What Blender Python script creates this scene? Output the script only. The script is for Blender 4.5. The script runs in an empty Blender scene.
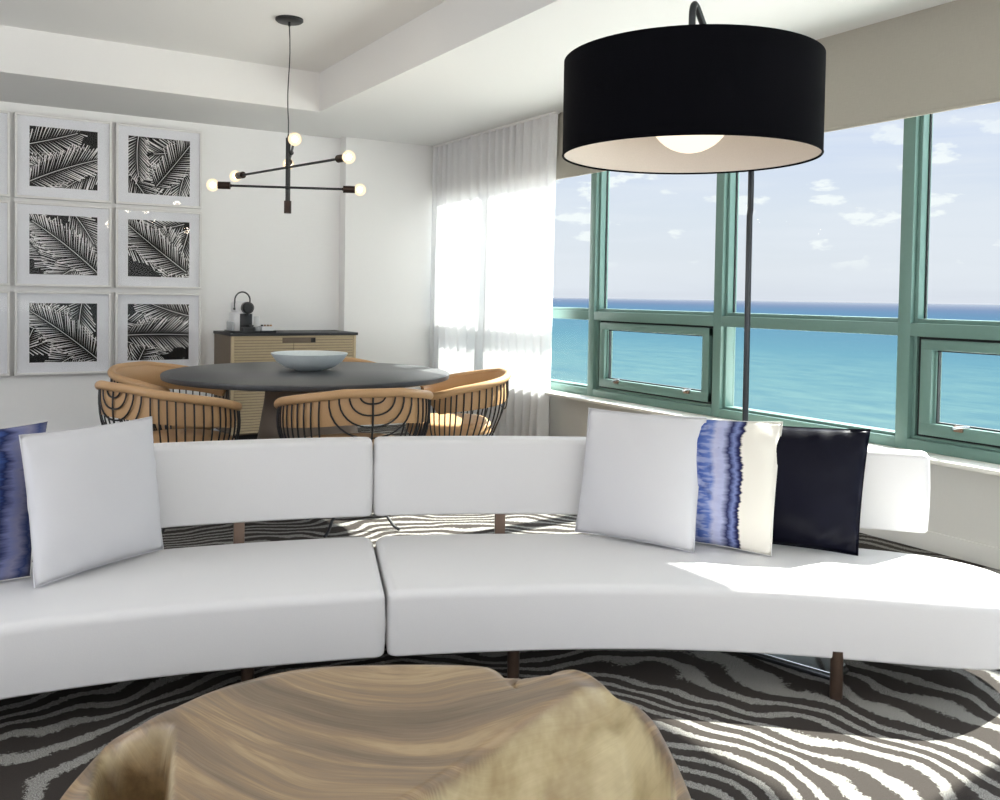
import bpy, bmesh, math, random
from mathutils import Vector, Matrix
R_ = math.radians
PI = math.pi
random.seed(7)
scn = bpy.context.scene
COL = scn.collection

# ------------------------------------------------------------------ camera
cd = bpy.data.cameras.new('camera'); cam = bpy.data.objects.new('camera', cd); COL.objects.link(cam)
cd.sensor_width = 36; cd.lens = 32.63; cd.shift_y = -0.0774; cd.clip_start = .02; cd.clip_end = 90000
yaw, pit, rol = R_(31.575), R_(1.65), R_(.92)
fw = Vector((math.sin(yaw)*math.cos(pit), math.cos(yaw)*math.cos(pit), -math.sin(pit)))
rt = Vector((math.cos(yaw), -math.sin(yaw), 0)); up = rt.cross(fw)
rt2 = rt*math.cos(rol)+up*math.sin(rol); up2 = up*math.cos(rol)-rt*math.sin(rol)
M = Matrix((rt2, up2, -fw)).transposed().to_4x4(); M.translation = (0, 0, 1.25)
cam.matrix_world = M; scn.camera = cam

# ------------------------------------------------------------------ colour management
vs = scn.view_settings
scn.display_settings.display_device = 'sRGB'
vs.view_transform = 'Standard'; vs.look = 'None'; vs.exposure = 0.18; vs.gamma = 1; vs.use_curve_mapping = False

def lin(r, g, b):
    f = lambda c: (c/255/12.92) if c/255 <= .04045 else ((c/255+.055)/1.055)**2.4
    return (f(r), f(g), f(b), 1)

# ------------------------------------------------------------------ node helpers
class NT:
    def __init__(s, tree): s.t = tree; s.n = tree.nodes; s.l = tree.links
    def new(s, typ, **kw):
        n = s.n.new(typ)
        ins = kw.pop('ins', {})
        for k, v in kw.items(): setattr(n, k, v)
        for k, v in ins.items():
            sock = n.inputs[k]
            if isinstance(v, bpy.types.NodeSocket): s.l.new(v, sock)
            else: sock.default_value = v
        return n
    def math(s, op, a, b=0.0, c=None, clamp=False):
        n = s.n.new('ShaderNodeMath'); n.operation = op; n.use_clamp = clamp
        for i, v in enumerate((a, b) if c is None else (a, b, c)):
            if isinstance(v, bpy.types.NodeSocket): s.l.new(v, n.inputs[i])
            else: n.inputs[i].default_value = v
        return n.outputs[0]
    def mix(s, f, a, b, blend='MIX'):
        n = s.n.new('ShaderNodeMix'); n.data_type = 'RGBA'; n.blend_type = blend
        for i, v in ((0, f), (6, a), (7, b)):
            if isinstance(v, bpy.types.NodeSocket): s.l.new(v, n.inputs[i])
            else: n.inputs[i].default_value = v
        return n.outputs[2]
    def ramp(s, f, stops, interp='LINEAR'):
        n = s.n.new('ShaderNodeValToRGB'); cr = n.color_ramp; cr.interpolation = interp
        while len(cr.elements) < len(stops): cr.elements.new(.5)
        for e, (p, c) in zip(cr.elements, stops):
            e.position = p; e.color = c if len(c) == 4 else (*c, 1)
        s.l.new(f, n.inputs[0]); return n.outputs[0]
    def noise(s, vec, scale, detail=2, rough=.5, dist=0, out=0):
        n = s.new('ShaderNodeTexNoise', ins={'Scale': scale, 'Detail': detail, 'Roughness': rough, 'Distortion': dist})
        if vec is not None: s.l.new(vec, n.inputs['Vector'])
        return n.outputs[out]
    def mapping(s, vec, scale=(1, 1, 1), rot=(0, 0, 0), loc=(0, 0, 0)):
        n = s.new('ShaderNodeMapping', ins={'Scale': scale, 'Rotation': rot, 'Location': loc}); s.l.new(vec, n.inputs['Vector']); return n.outputs[0]
    def bump(s, h, strength=.2, dist=.01):
        n = s.new('ShaderNodeBump', ins={'Strength': strength, 'Distance': dist}); s.l.new(h, n.inputs['Height']); return n.outputs[0]

def material(name):
    m = bpy.data.materials.new(name); m.use_nodes = True
    t = NT(m.node_tree); t.n.clear()
    out = t.n.new('ShaderNodeOutputMaterial')
    return m, t, out
def pbr(t, out, color, rough=.5, metal=0, normal=None, spec=.5, **kw):
    ins = {'Roughness': rough, 'Metallic': metal, 'Base Color': color, 'Specular IOR Level': spec}
    ins.update(kw)
    p = t.new('ShaderNodeBsdfPrincipled', ins=ins)
    if normal is not None: t.l.new(normal, p.inputs['Normal'])
    t.l.new(p.outputs[0], out.inputs[0]); return p
def simple(name, col, rough=.5, metal=0, nscale=60, bump=.03, var=.04, spec=.5, **kw):
    m, t, out = material(name)
    tc = t.new('ShaderNodeTexCoord').outputs['Object']
    n = t.noise(tc, nscale, 3)
    c2 = tuple(max(0, c*(1-var*2)) for c in col[:3])+(1,)
    c = t.mix(n, c2, tuple(min(1, x*(1+var)) for x in col[:3])+(1,))
    pbr(t, out, c, rough, metal, t.bump(n, bump, .005), spec, **kw)
    return m

# ------------------------------------------------------------------ world : soft marine sky with small clouds
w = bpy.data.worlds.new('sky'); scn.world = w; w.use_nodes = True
t = NT(w.node_tree); t.n.clear()
wo = t.n.new('ShaderNodeOutputWorld')
gen = t.new('ShaderNodeTexCoord').outputs['Generated']
sep = t.new('ShaderNodeSeparateXYZ'); t.l.new(gen, sep.inputs[0])
el = sep.outputs[2]
base = t.ramp(el, [(0.0, lin(222, 223, 233)), (.03, lin(228, 229, 236)), (.09, lin(223, 227, 237)), (.16, lin(212, 219, 238)), (.26, lin(198, 208, 236)), (.45, lin(222, 228, 240)), (1.0, lin(200, 215, 240))])
str_v = t.mapping(gen, (2.5, 2.5, 26))
st = t.noise(str_v, 1.6, 5, .55, .4)
base = t.mix(t.math('MULTIPLY', t.ramp(st, [(.42, (0, 0, 0)), (.62, (1, 1, 1))]), .55), base, lin(232, 233, 241))
cl_v = t.mapping(gen, (10, 10, 27), loc=(.35, .2, .1))
cn = t.noise(cl_v, 1.5, 7, .55, .15)
band = t.ramp(el, [(.0, (0, 0, 0)), (.03, (.0, .0, .0)), (.05, (1, 1, 1)), (.14, (1, 1, 1)), (.2, (.25, .25, .25)), (.3, (.5, .5, .5))])
cm = t.math('MULTIPLY', t.ramp(cn, [(.575, (0, 0, 0)), (.63, (1, 1, 1))]), band)
skyc = t.mix(t.math('MULTIPLY', cm, .85), base, lin(250, 250, 250))
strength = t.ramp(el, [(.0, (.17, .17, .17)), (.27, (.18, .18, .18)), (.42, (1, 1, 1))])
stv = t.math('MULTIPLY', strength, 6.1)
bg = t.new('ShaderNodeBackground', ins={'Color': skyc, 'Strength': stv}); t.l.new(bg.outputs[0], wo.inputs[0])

# ------------------------------------------------------------------ sun and added fill lights
sd = bpy.data.lights.new('sun', 'SUN'); sun = bpy.data.objects.new('sun', sd); COL.objects.link(sun)
sd.energy = 24; sd.angle = R_(.8); sd.color = (1, .95, .87)
sdir = Vector((-1, -.09, -.94)).normalized()
sun.rotation_euler = sdir.to_track_quat('-Z', 'Y').to_euler(); sun.location = (9, 2, 6)
def area(name, loc, direc, sx, sy, power, col=(1, 1, 1)):
    d = bpy.data.lights.new(name, 'AREA'); o = bpy.data.objects.new(name, d); COL.objects.link(o)
    d.shape = 'RECTANGLE'; d.size = sx; d.size_y = sy; d.energy = power; d.color = col
    o.location = loc; o.rotation_euler = Vector(direc).to_track_quat('-Z', 'Y').to_euler(); return o
area('rear_fill_light', (.9, -2.85, 1.5), (0, 1, .05), 5.2, 2.0, 32, (1, .99, .975))  # added fill behind the camera, brightens surfaces facing the viewer
area('side_fill_light', (-2.85, 3.6, 1.55), (1, 0, .05), 5.0, 2.0, 40, (1, .99, .97))  # added fill out of view on the left, no lamp of the room
area('ceiling_fill_light', (.6, -1.2, 1.0), (.1, .1, 1), 2.6, 1.6, 40, (1, .985, .95))  # added fill behind the camera, aimed up to brighten the ceiling

# ------------------------------------------------------------------ mesh helpers
def mb(): return bmesh.new()
def box(bm, x0, x1, y0, y1, z0, z1, bev=0, seg=2):
    r = bmesh.ops.create_cube(bm, size=1)['verts']
    for v in r:
        v.co = ((x0+x1)/2+v.co.x*(x1-x0), (y0+y1)/2+v.co.y*(y1-y0), (z0+z1)/2+v.co.z*(z1-z0))
    if bev:
        es = list({e for v in r for e in v.link_edges})
        bmesh.ops.bevel(bm, geom=es, offset=bev, segments=seg, profile=.5, affect='EDGES')
    return bm
def tube(bm, pts, r, seg=8, closed=False, cap=True):
    pts = [Vector(p) for p in pts]; n = len(pts)
    rr = r if isinstance(r, (list, tuple)) else [r]*n
    rings = []; prev = None
    for i, p in enumerate(pts):
        a = pts[i-1] if (i > 0 or closed) else pts[i]
        b = pts[(i+1) % n] if (i < n-1 or closed) else pts[i]
        d = (b-a).normalized()
        if prev is None:
            u = d.cross(Vector((0, 0, 1)))
            if u.length < .1: u = d.cross(Vector((1, 0, 0)))
            u.normalize()
        else:
            u = prev-d*prev.dot(d); u.normalize()
        prev = u; v = d.cross(u)
        rings.append([bm.verts.new(p+(u*math.cos(2*PI*k/seg)+v*math.sin(2*PI*k/seg))*rr[i]) for k in range(seg)])
    m = n if closed else n-1
    for i in range(m):
        A, B = rings[i], rings[(i+1) % n]
        for k in range(seg): bm.faces.new((A[k], A[(k+1) % seg], B[(k+1) % seg], B[k]))
    if cap and not closed:
        bm.faces.new(rings[0][::-1]); bm.faces.new(rings[-1])
    return bm
def lathe(bm, prof, c=(0, 0, 0), seg=48, axis='Z', close=False):
    c = Vector(c); rings = []
    for (r, z) in prof:
        ring = []
        for k in range(seg):
            a = 2*PI*k/seg; x, y = r*math.cos(a), r*math.sin(a)
            p = {'Z': Vector((x, y, z)), 'Y': Vector((x, z, y)), 'X': Vector((z, x, y))}[axis]
            ring.append(bm.verts.new(c+p))
        rings.append(ring)
    n = len(rings)
    for i in range(n if close else n-1):
        A, B = rings[i], rings[(i+1) % n]
        for k in range(seg): bm.faces.new((A[k], A[(k+1) % seg], B[(k+1) % seg], B[k]))
    if not close:
        for i in (0, -1):
            if prof[i][0] > 1e-4:
                bm.faces.new(rings[i])
    bmesh.ops.remove_doubles(bm, verts=bm.verts, dist=1e-5)
    return bm
def slab(bm, outline, z0, z1, r, steps=5, crown=0, bulge=0, rb=None):
    rb = r if rb is None else rb
    """closed plan outline (ccw list of 2-D points) turned into a slab with rounded edges"""
    n = len(outline); P = [Vector(p) for p in outline]
    ar = sum(P[i].x*P[(i+1) % n].y-P[(i+1) % n].x*P[i].y for i in range(n))
    if ar < 0: P = P[::-1]
    N = []
    for i in range(n):
        d1 = (P[i]-P[i-1]).normalized(); d2 = (P[(i+1) % n]-P[i]).normalized()
        q = Vector((d1.y, -d1.x))+Vector((d2.y, -d2.x))
        q.normalize(); N.append(q)
    levels = []
    for k in range(steps+1):
        a = PI/2*k/steps; levels.append((rb*(1-math.sin(a)), z0+rb*(1-math.cos(a))))
    H_ = z1-z0
    for k in range(1, 5):
        f = k/5; levels.append((-bulge*math.sin(PI*f), z0+rb+(H_-r-rb)*f))
    for k in range(steps+1):
        a = PI/2*k/steps; levels.append((r*(1-math.cos(a)), z1-r+r*math.sin(a)))
    if crown:
        for k in range(1, 5):
            levels.append((r+k*.035, z1+crown*math.sin(PI/2*k/4)))
    rings = [[bm.verts.new((P[i].x-N[i].x*ins, P[i].y-N[i].y*ins, z)) for i in range(n)] for ins, z in levels]
    for A, B in zip(rings, rings[1:]):
        for i in range(n): bm.faces.new((A[i], A[(i+1) % n], B[(i+1) % n], B[i]))
    bm.faces.new(rings[0][::-1]); bm.faces.new(rings[-1])
    return bm
def sphere(bm, c, r, sc=(1, 1, 1), seg=24):
    v = bmesh.ops.create_uvsphere(bm, u_segments=seg, v_segments=seg//2, radius=r)['verts']
    for q in v: q.co = Vector((c[0]+q.co.x*sc[0], c[1]+q.co.y*sc[1], c[2]+q.co.z*sc[2]))
    return bm
def cyl(bm, a, b, r, seg=20, r2=None):
    return tube(bm, [a, b], [r, r if r2 is None else r2], seg)

def obj(name, bm, mat, parent=None, loc=(0, 0, 0), smooth=True, ang=40, world=True):
    """link a bmesh as one object; with world=True the coordinates are room coordinates and are moved to the parent / loc origin"""
    off = Vector(loc)
    if parent is not None and world:
        off = Vector((0, 0, 0)); p = parent
        while p is not None: off += p.location; p = p.parent
    if world:
        for v in bm.verts: v.co -= off
    bmesh.ops.recalc_face_normals(bm, faces=bm.faces)
    me = bpy.data.meshes.new(name); bm.to_mesh(me); bm.free()
    o = bpy.data.objects.new(name, me); COL.objects.link(o)
    for m_ in (mat if isinstance(mat, (list, tuple)) else [mat]): me.materials.append(m_)
    if smooth:
        me.polygons.foreach_set('use_smooth', [True]*len(me.polygons))
        me.set_sharp_from_angle(angle=R_(ang))
    if parent is not None: o.parent = parent
    else: o.location = loc
    return o
def tag(o, label, cat, group=None, kind=None):
    if label: o['label'] = label
    if cat: o['category'] = cat
    if group: o['group'] = group
    if kind: o['kind'] = kind
    return o
def thing(name, label, cat, loc=(0, 0, 0), rz=0, group=None):
    o = bpy.data.objects.new(name, None); COL.objects.link(o); o.location = loc; o.rotation_euler = (0, 0, rz)
    o.empty_display_size = .05
    return tag(o, label, cat, group)
def struct(name, bm, m, label=None, parent=None, loc=(0, 0, 0), **kw):
    o = obj(name, bm, m, parent, loc, **kw)
    if parent is None: tag(o, label, 'room', None, 'structure')
    return o
def copy_tree(o, parent=None):
    c = o.copy(); COL.objects.link(c); c.parent = parent
    for ch in [x for x in COL.objects if x.parent == o]: copy_tree(ch, c)
    return c

# ------------------------------------------------------------------ materials
M_paint = simple('white_paint', (.86, .855, .84, 1), .75, nscale=90, bump=.02, var=.01)
M_ceil = simple('ceiling_paint', (.76, .755, .74, 1), .85, nscale=120, bump=.02, var=.01)
M_side = simple('window_wall_paint', (.74, .73, .69, 1), .75, nscale=90, bump=.02, var=.01)
# grasscloth wall covering
m, t, out = material('grasscloth'); M_grass = m
tc = t.new('ShaderNodeTexCoord').outputs['Object']
n1 = t.noise(t.mapping(tc, (3, 3, 160)), 3, 4, .6)
n2 = t.noise(t.mapping(tc, (60, 60, 60)), 4, 2)
c = t.mix(n1, (.88, .878, .868, 1), (.93, .928, .92, 1))
pbr(t, out, c, .85, 0, t.bump(t.math('ADD', n1, t.math('MULTIPLY', n2, .4)), .35, .004), .3)
# fabric of the roller blind
m, t, out = material('linen_blind'); M_blind = m
tc = t.new('ShaderNodeTexCoord').outputs['Object']
n1 = t.noise(t.mapping(tc, (20, 500, 20)), 1, 2); n2 = t.noise(t.mapping(tc, (20, 20, 500)), 1, 2)
nn = t.math('MULTIPLY', t.math('ADD', n1, n2), .5)
c = t.mix(nn, (.36, .335, .285, 1), (.50, .475, .415, 1))
d1 = t.new('ShaderNodeBsdfDiffuse', ins={'Color': c}); d2 = t.new('ShaderNodeBsdfTranslucent', ins={'Color': (.5, .47, .4, 1)})
mx = t.new('ShaderNodeMixShader', ins={0: .12, 1: d1.outputs[0], 2: d2.outputs[0]}); t.l.new(mx.outputs[0], out.inputs[0])
# sheer curtain
m, t, out = material('sheer_curtain'); M_sheer = m
tc = t.new('ShaderNodeTexCoord').outputs['Object']
n1 = t.noise(t.mapping(tc, (300, 300, 30)), 1, 2)
d1 = t.new('ShaderNodeBsdfDiffuse', ins={'Color': (.98, .98, .99, 1)}); d2 = t.new('ShaderNodeBsdfTranslucent', ins={'Color': (.52, .52, .52, 1)})
mx = t.new('ShaderNodeMixShader', ins={0: .32, 1: d1.outputs[0], 2: d2.outputs[0]})
tr = t.new('ShaderNodeBsdfTransparent', ins={'Color': (1, 1, 1, 1)})
fac = t.math('ADD', t.math('MULTIPLY', n1, .08), .90)
mx2 = t.new('ShaderNodeMixShader', ins={0: fac, 1: tr.outputs[0], 2: mx.outputs[0]}); t.l.new(mx2.outputs[0], out.inputs[0])
# glass panes
def glass_mat(name, tint, refl):
    m, t, out = material(name)
    tr = t.new('ShaderNodeBsdfTransparent', ins={'Color': tint})
    gl = t.new('ShaderNodeBsdfGlossy', ins={'Color': (1, 1, 1, 1), 'Roughness': .01})
    fr = t.new('ShaderNodeFresnel', ins={'IOR': 1.45})
    f = t.math('MULTIPLY', fr.outputs[0], refl)
    mx = t.new('ShaderNodeMixShader', ins={0: f, 1: tr.outputs[0], 2: gl.outputs[0]}); t.l.new(mx.outputs[0], out.inputs[0]); return m
M_glass = glass_mat('window_glass', (.90, .93, .93, 1), .004)
M_pglass = glass_mat('picture_glass', (.98, .98, .98, 1), .25)
m, t, out = material('glowing_bulb_glass'); M_bulb = m
tr = t.new('ShaderNodeBsdfTransparent', ins={'Color': (1, .97, .9, 1)}); em = t.new('ShaderNodeEmission', ins={'Color': (1, .80, .52, 1), 'Strength': 1.6})
lw = t.new('ShaderNodeLayerWeight', ins={'Blend': .35})
mx = t.new('ShaderNodeMixShader', ins={0: t.math('SUBTRACT', .62, t.math('MULTIPLY', lw.outputs[1], .45)), 1: tr.outputs[0], 2: em.outputs[0]}); t.l.new(mx.outputs[0], out.inputs[0])
M_green = simple('mint_green_aluminium', lin(104, 135, 127), .38, nscale=40, bump=.02, var=.03)
M_gap = simple('black_gasket', (.015, .02, .02, 1), .6)
M_sill = simple('sill_stone', (.82, .80, .74, 1), .45, nscale=200, var=.03)
# sofa upholstery
M_sofa = simple('white_leather', (.70, .695, .695, 1), .5, nscale=260, bump=.06, var=.012, spec=.35)
M_leg = simple('dark_bronze_metal', (.09, .058, .042, 1), .35, .6)
M_post = simple('taupe_bronze_metal', (.17, .115, .085, 1), .4, .4)
M_black = simple('black_metal', (.018, .019, .021, 1), .42, .3)
M_gun = simple('gunmetal', (.05, .055, .06, 1), .28, .8)
M_steel = simple('polished_steel', (.62, .68, .72, 1), .18, .95, bump=.01)
# shade fabric
m, t, out = material('black_shade_fabric'); M_shade = m
tc = t.new('ShaderNodeTexCoord').outputs['Object']
nn = t.math('ADD', t.noise(t.mapping(tc, (30, 30, 900)), 1, 2), t.noise(t.mapping(tc, (500, 500, 20)), 1, 2))
c = t.mix(t.math('MULTIPLY', nn, .5), (.0006, .0006, .001, 1), (.003, .0032, .0055, 1))
pbr(t, out, c, .8, 0, t.bump(nn, .25, .002), .05, **{'Sheen Weight': .01, 'Sheen Roughness': .4})
M_lining = simple('white_lining', (.78, .72, .66, 1), .7, nscale=200)
def emis(name, col, s):
    m, t, out = material(name)
    tc = t.new('ShaderNodeTexCoord').outputs['Object']
    c = t.mix(t.noise(tc, 8, 1), col, tuple(min(1, x*1.05) for x in col[:3])+(1,))
    e = t.new('ShaderNodeEmission', ins={'Color': c, 'Strength': s}); t.l.new(e.outputs[0], out.inputs[0]); return m
M_globe = emis('lit_opal_globe', (1, .84, .66, 1), 1.25)
M_fil = emis('lit_filament', (1, .70, .38, 1), 45)
M_socket = simple('dark_bronze_socket', (.035, .022, .017, 1), .35, .7)
# leather of the chairs
M_tan = simple('tan_leather', lin(188, 150, 108), .42, nscale=180, bump=.08, var=.06, spec=.4)
M_taupe = simple('taupe_lacquer', lin(128, 114, 100), .6, var=.04)
# table top
m, t, out = material('charcoal_stained_oak'); M_top = m
tc = t.new('ShaderNodeTexCoord').outputs['Object']
n1 = t.noise(t.mapping(tc, (1.5, 40, 1)), 2, 4, .6)
c = t.mix(n1, (.028, .030, .034, 1), (.062, .065, .070, 1))
pbr(t, out, c, .38, 0, t.bump(n1, .08, .003), .5)
M_edge = simple('black_edge', (.02, .021, .024, 1), .5)
M_ceram = simple('pale_grey_stoneware', lin(205, 214, 216), .45, nscale=70, var=.05)
# ribbed oak
M_oak = simple('washed_oak', lin(190, 172, 140), .6, nscale=25, var=.06)
M_groove_shade = simple('groove_shade_brown', (.20, .165, .125, 1), .8)  # backing darkened so its colour carries the shadow between the slats
M_oakside = simple('grey_brown_oak', lin(116, 102, 86), .6, nscale=25, var=.05)
M_dark = simple('dark_void', (.02, .018, .016, 1), .8)
M_white = simple('white_plastic', (.78, .79, .80, 1), .3, bump=0)
M_bplast = simple('black_plastic', (.012, .013, .015, 1), .28, bump=0)
M_greyp = simple('grey_plastic', (.42, .44, .46, 1), .4, bump=0)
M_frame = simple('white_lacquer_frame', (.80, .79, .77, 1), .4, bump=.01)
M_mat = simple('white_mount_board', (.90, .91, .95, 1), .8, bump=.02)
M_ink = simple('black_ink', (.010, .010, .010, 1), .85, nscale=300, var=.3)
M_paper = simple('white_print_paper', (.92, .92, .92, 1), .85)
M_navy = None
# carpet : contour lines of a warped field
m, t, out = material('swirl_carpet'); M_carpet = m
tc = t.new('ShaderNodeTexCoord').outputs['Object']
wv = t.noise(tc, .9, 1, .5, 0, out=1)
warp = t.new('ShaderNodeVectorMath', operation='MULTIPLY_ADD', ins={0: wv, 1: (.5, .5, 0), 2: tc}).outputs[0]
s2 = t.new('ShaderNodeSeparateXYZ'); t.l.new(warp, s2.inputs[0])
nz = t.noise(t.mapping(tc, (1, 1, 1), loc=(3.1, 1.7, 0)), 1.15, 1, .4)
nz2 = t.noise(t.mapping(tc, (1, 1, 1), loc=(9.1, 4.7, 0)), 3.2, 1, .4)
dx_ = t.math('SUBTRACT', s2.outputs[0], 1.4); dy_ = t.math('SUBTRACT', s2.outputs[1], 1.9)
rad = t.math('SQRT', t.math('ADD', t.math('MULTIPLY', dx_, dx_), t.math('MULTIPLY', dy_, dy_)))
fld = t.math('ADD', t.math('MULTIPLY', rad, 11.0), t.math('MULTIPLY', nz, 5)); fld = t.math('ADD', fld, t.math('MULTIPLY', nz2, 3.4))
fr = t.math('PINGPONG', fld, .5)
edge = t.noise(tc, 70, 3, .8)
fr = t.math('ADD', fr, t.math('MULTIPLY', t.math('SUBTRACT', edge, .5), .46))
msk = t.ramp(fr, [(.285, (0, 0, 0)), (.315, (1, 1, 1))])
spk = t.noise(tc, 320, 2, .8)
lightc = t.mix(t.ramp(spk, [(.42, (0, 0, 0)), (.60, (1, 1, 1))]), (.10, .095, .085, 1), (.42, .41, .385, 1))
darkc = t.mix(spk, (.018, .015, .013, 1), (.060, .051, .045, 1))
c = t.mix(msk, darkc, lightc)
pbr(t, out, c, .95, 0, t.bump(t.math('ADD', spk, msk), .5, .006), .15)
# sea
m, t, out = material('sea_water'); M_sea = m
tc = t.new('ShaderNodeTexCoord').outputs['Object']
s2 = t.new('ShaderNodeSeparateXYZ'); t.l.new(tc, s2.inputs[0])
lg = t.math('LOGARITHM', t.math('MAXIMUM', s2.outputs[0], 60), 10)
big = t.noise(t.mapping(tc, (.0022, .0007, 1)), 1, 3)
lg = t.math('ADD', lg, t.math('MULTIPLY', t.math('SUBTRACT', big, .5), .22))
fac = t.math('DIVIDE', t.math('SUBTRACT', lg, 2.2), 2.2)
c = t.ramp(fac, [(0.0, lin(178, 216, 214)), (.10, lin(166, 208, 208)), (.19, lin(146, 196, 202)), (.30, lin(122, 176, 194)), (.42, lin(108, 154, 184)), (.6, lin(108, 140, 180)), (.7, lin(128, 140, 180)), (.82, lin(158, 160, 190)), (1.0, lin(196, 196, 214))])  # violet paling at the far end is distance haze put into the colour
wn = t.noise(t.mapping(tc, (.05, .022, 1), rot=(0, 0, .6)), 1, 6, .75)
wn2 = t.noise(t.mapping(tc, (.3, .06, 1)), 1, 4, .65)
c = t.mix(t.ramp(wn, [(.35, (0, 0, 0)), (.62, (.62, .62, .62))]), c, lin(104, 160, 186))
c = t.mix(t.ramp(wn2, [(.66, (0, 0, 0)), (.75, (.5, .5, .5))]), c, lin(215, 232, 236))
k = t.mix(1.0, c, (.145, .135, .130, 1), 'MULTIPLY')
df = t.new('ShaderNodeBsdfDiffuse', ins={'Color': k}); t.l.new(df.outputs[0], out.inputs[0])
# tie dye
def tiedye(name, stops, off, amp, bandscale, seed):
    m, t, out = material(name)
    uv = t.new('ShaderNodeTexCoord').outputs['UV']
    s2 = t.new('ShaderNodeSeparateXYZ'); t.l.new(uv, s2.inputs[0])
    n_lo = t.noise(t.mapping(uv, (1.2, 3.2, 1), loc=(seed, seed, 0)), 1.2, 2)
    n_hi = t.noise(t.mapping(uv, (5, 30, 1), loc=(seed, 0, 0)), 1.0, 3, .6)
    u = t.math('ADD', s2.outputs[0], t.math('ADD', t.math('MULTIPLY', t.math('SUBTRACT', n_lo, .5), amp), t.math('MULTIPLY', t.math('SUBTRACT', n_hi, .5), amp*.55)))
    u = t.math('ADD', u, off)
    c = t.ramp(u, stops)
    lad = t.noise(t.mapping(uv, (7, bandscale, 1), loc=(seed*2, 1, 0)), 1.0, 2)
    blot = t.noise(t.mapping(uv, (9, 9, 1), loc=(1, seed, 0)), 1.0, 3)
    isblue = t.ramp(u, [(.0, (.0, 0, 0)), (.12, (1, 1, 1)), (.58, (.7, .7, .7)), (.62, (0, 0, 0))])
    c = t.mix(t.math('MULTIPLY', t.ramp(lad, [(.46, (0, 0, 0)), (.58, (1, 1, 1))]), t.math('MULTIPLY', isblue, .5)), c, lin(190, 196, 222))
    c = t.mix(t.math('MULTIPLY', t.ramp(blot, [(.60, (0, 0, 0)), (.68, (1, 1, 1))]), t.math('MULTIPLY', isblue, .5)), c, lin(34, 44, 96))
    tx = t.noise(t.mapping(uv, (180, 180, 1)), 1, 2)
    pbr(t, out, c, .85, 0, t.bump(tx, .15, .002), .25); return m
white_ = lin(226, 222, 212)
M_tieR = tiedye('tie_dye_cotton', [(.0, white_), (.2, lin(206, 208, 224)), (.34, lin(196, 200, 224)), (.42, lin(60, 84, 150)), (.50, lin(96, 118, 180)), (.54, lin(176, 178, 206)), (.60, lin(168, 174, 208)), (.65, lin(30, 36, 80)), (.69, lin(120, 132, 180)), (.72, lin(34, 38, 84)), (.735, lin(26, 28, 66)), (.75, white_), (1, white_)], 0, .12, 26, 1.3)
M_tieL = tiedye('tie_dye_cotton_blue', [(.0, lin(50, 68, 120)), (.25, lin(30, 42, 84)), (.42, lin(100, 116, 166)), (.55, lin(22, 30, 68)), (.66, lin(70, 100, 168)), (.74, lin(24, 34, 76)), (.80, lin(110, 116, 156)), (.86, lin(128, 128, 154)), (.93, lin(58, 72, 118)), (1, lin(120, 122, 150))], 0, .22, 9, 4.2)
M_cotton = simple('white_cotton', (.64, .64, .66, 1), .85, nscale=500, bump=.08, var=.015, spec=.2)
M_seam = simple('white_binding', (.78, .77, .73, 1), .85)
M_navy = simple('navy_satin', (.003, .0032, .010, 1), .38, nscale=300, bump=.08, var=.1, spec=.12)

# ------------------------------------------------------------------ setting : shell
XW = 4.25; YC = 7.92; YB = 8.06; ZC = 2.70; ZT = 3.01; YT = 6.97; XT = 2.56; XL = -2.95; YR = -2.95
bm = mb(); box(bm, XL-.2, XW+.2, YR-.2, YB+.25, -.12, 0); struct('floor', bm, M_carpet, 'carpeted floor with black and pale grey swirl lines')
bm = mb()   # ceiling : low border, raised tray
box(bm, XL-.2, XW+.12, YT, YB+.25, ZC, ZT+.2); box(bm, XT, XW+.12, YR-.2, YT, ZC, ZT+.2); box(bm, XL-.2, XT, YR-.2, YT, ZT, ZT+.2)
struct('ceiling', bm, M_ceil, 'white ceiling with raised tray recess')
bm = mb(); box(bm, XL-.2, 3.17, YB, YB+.2, 0, ZC+.05); struct('wall_back', bm, M_grass, 'white textured wall behind the picture frames')
bm = mb(); box(bm, 3.17, XW+.1, YC, YB+.2, 0, ZC+.05); struct('wall_column', bm, M_paint, 'white projecting wall beside the sheer curtain')
bm = mb(); box(bm, XW, XW+.25, YR-.2, YC+.1, 0, .455); struct('wall_right', bm, M_side, 'low off white wall under the windows')
bm = mb(); box(bm, XW-.012, XW, YR, YC, 0, .1, .003); struct('baseboard_right', bm, M_side, 'off white baseboard under the windows')
bm = mb(); box(bm, XL, 2.0, YB-.014, YB, 0, .1, .003); struct('baseboard_back', bm, M_paint, 'white baseboard of the picture wall')
bm = mb(); box(bm, XW-.17, XW+.25, YR, YC, .472, .494, .004); struct('trim_1', bm, M_sill, 'white stone window sill')
bm = mb(); box(bm, XW+.02, XW+.25, YR, YC, 2.52, ZC+.02); struct('trim_2', bm, M_side, 'window header above the panes')
# far left wall and rear wall with broad openings added out of view to let daylight in
bm = mb(); box(bm, XL-.15, XL, YR-.2, .9, 0, ZT+.1); box(bm, XL-.15, XL, 6.3, YB+.2, 0, ZT+.1); box(bm, XL-.15, XL, .9, 6.3, 2.6, ZT+.1); box(bm, XL-.15, XL, .9, 6.3, 0, .4)
struct('wall_left', bm, M_paint, 'white wall on the left side of the room')
bm = mb(); box(bm, XL, -1.8, YR-.15, YR, 0, ZT+.1); box(bm, 3.6, XW+.1, YR-.15, YR, 0, ZT+.1); box(bm, -1.8, 3.6, YR-.15, YR, 2.55, ZT+.1); box(bm, -1.8, 3.6, YR-.15, YR, 0, .4)
struct('wall_rear', bm, M_paint, 'white wall behind the viewer')

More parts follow.
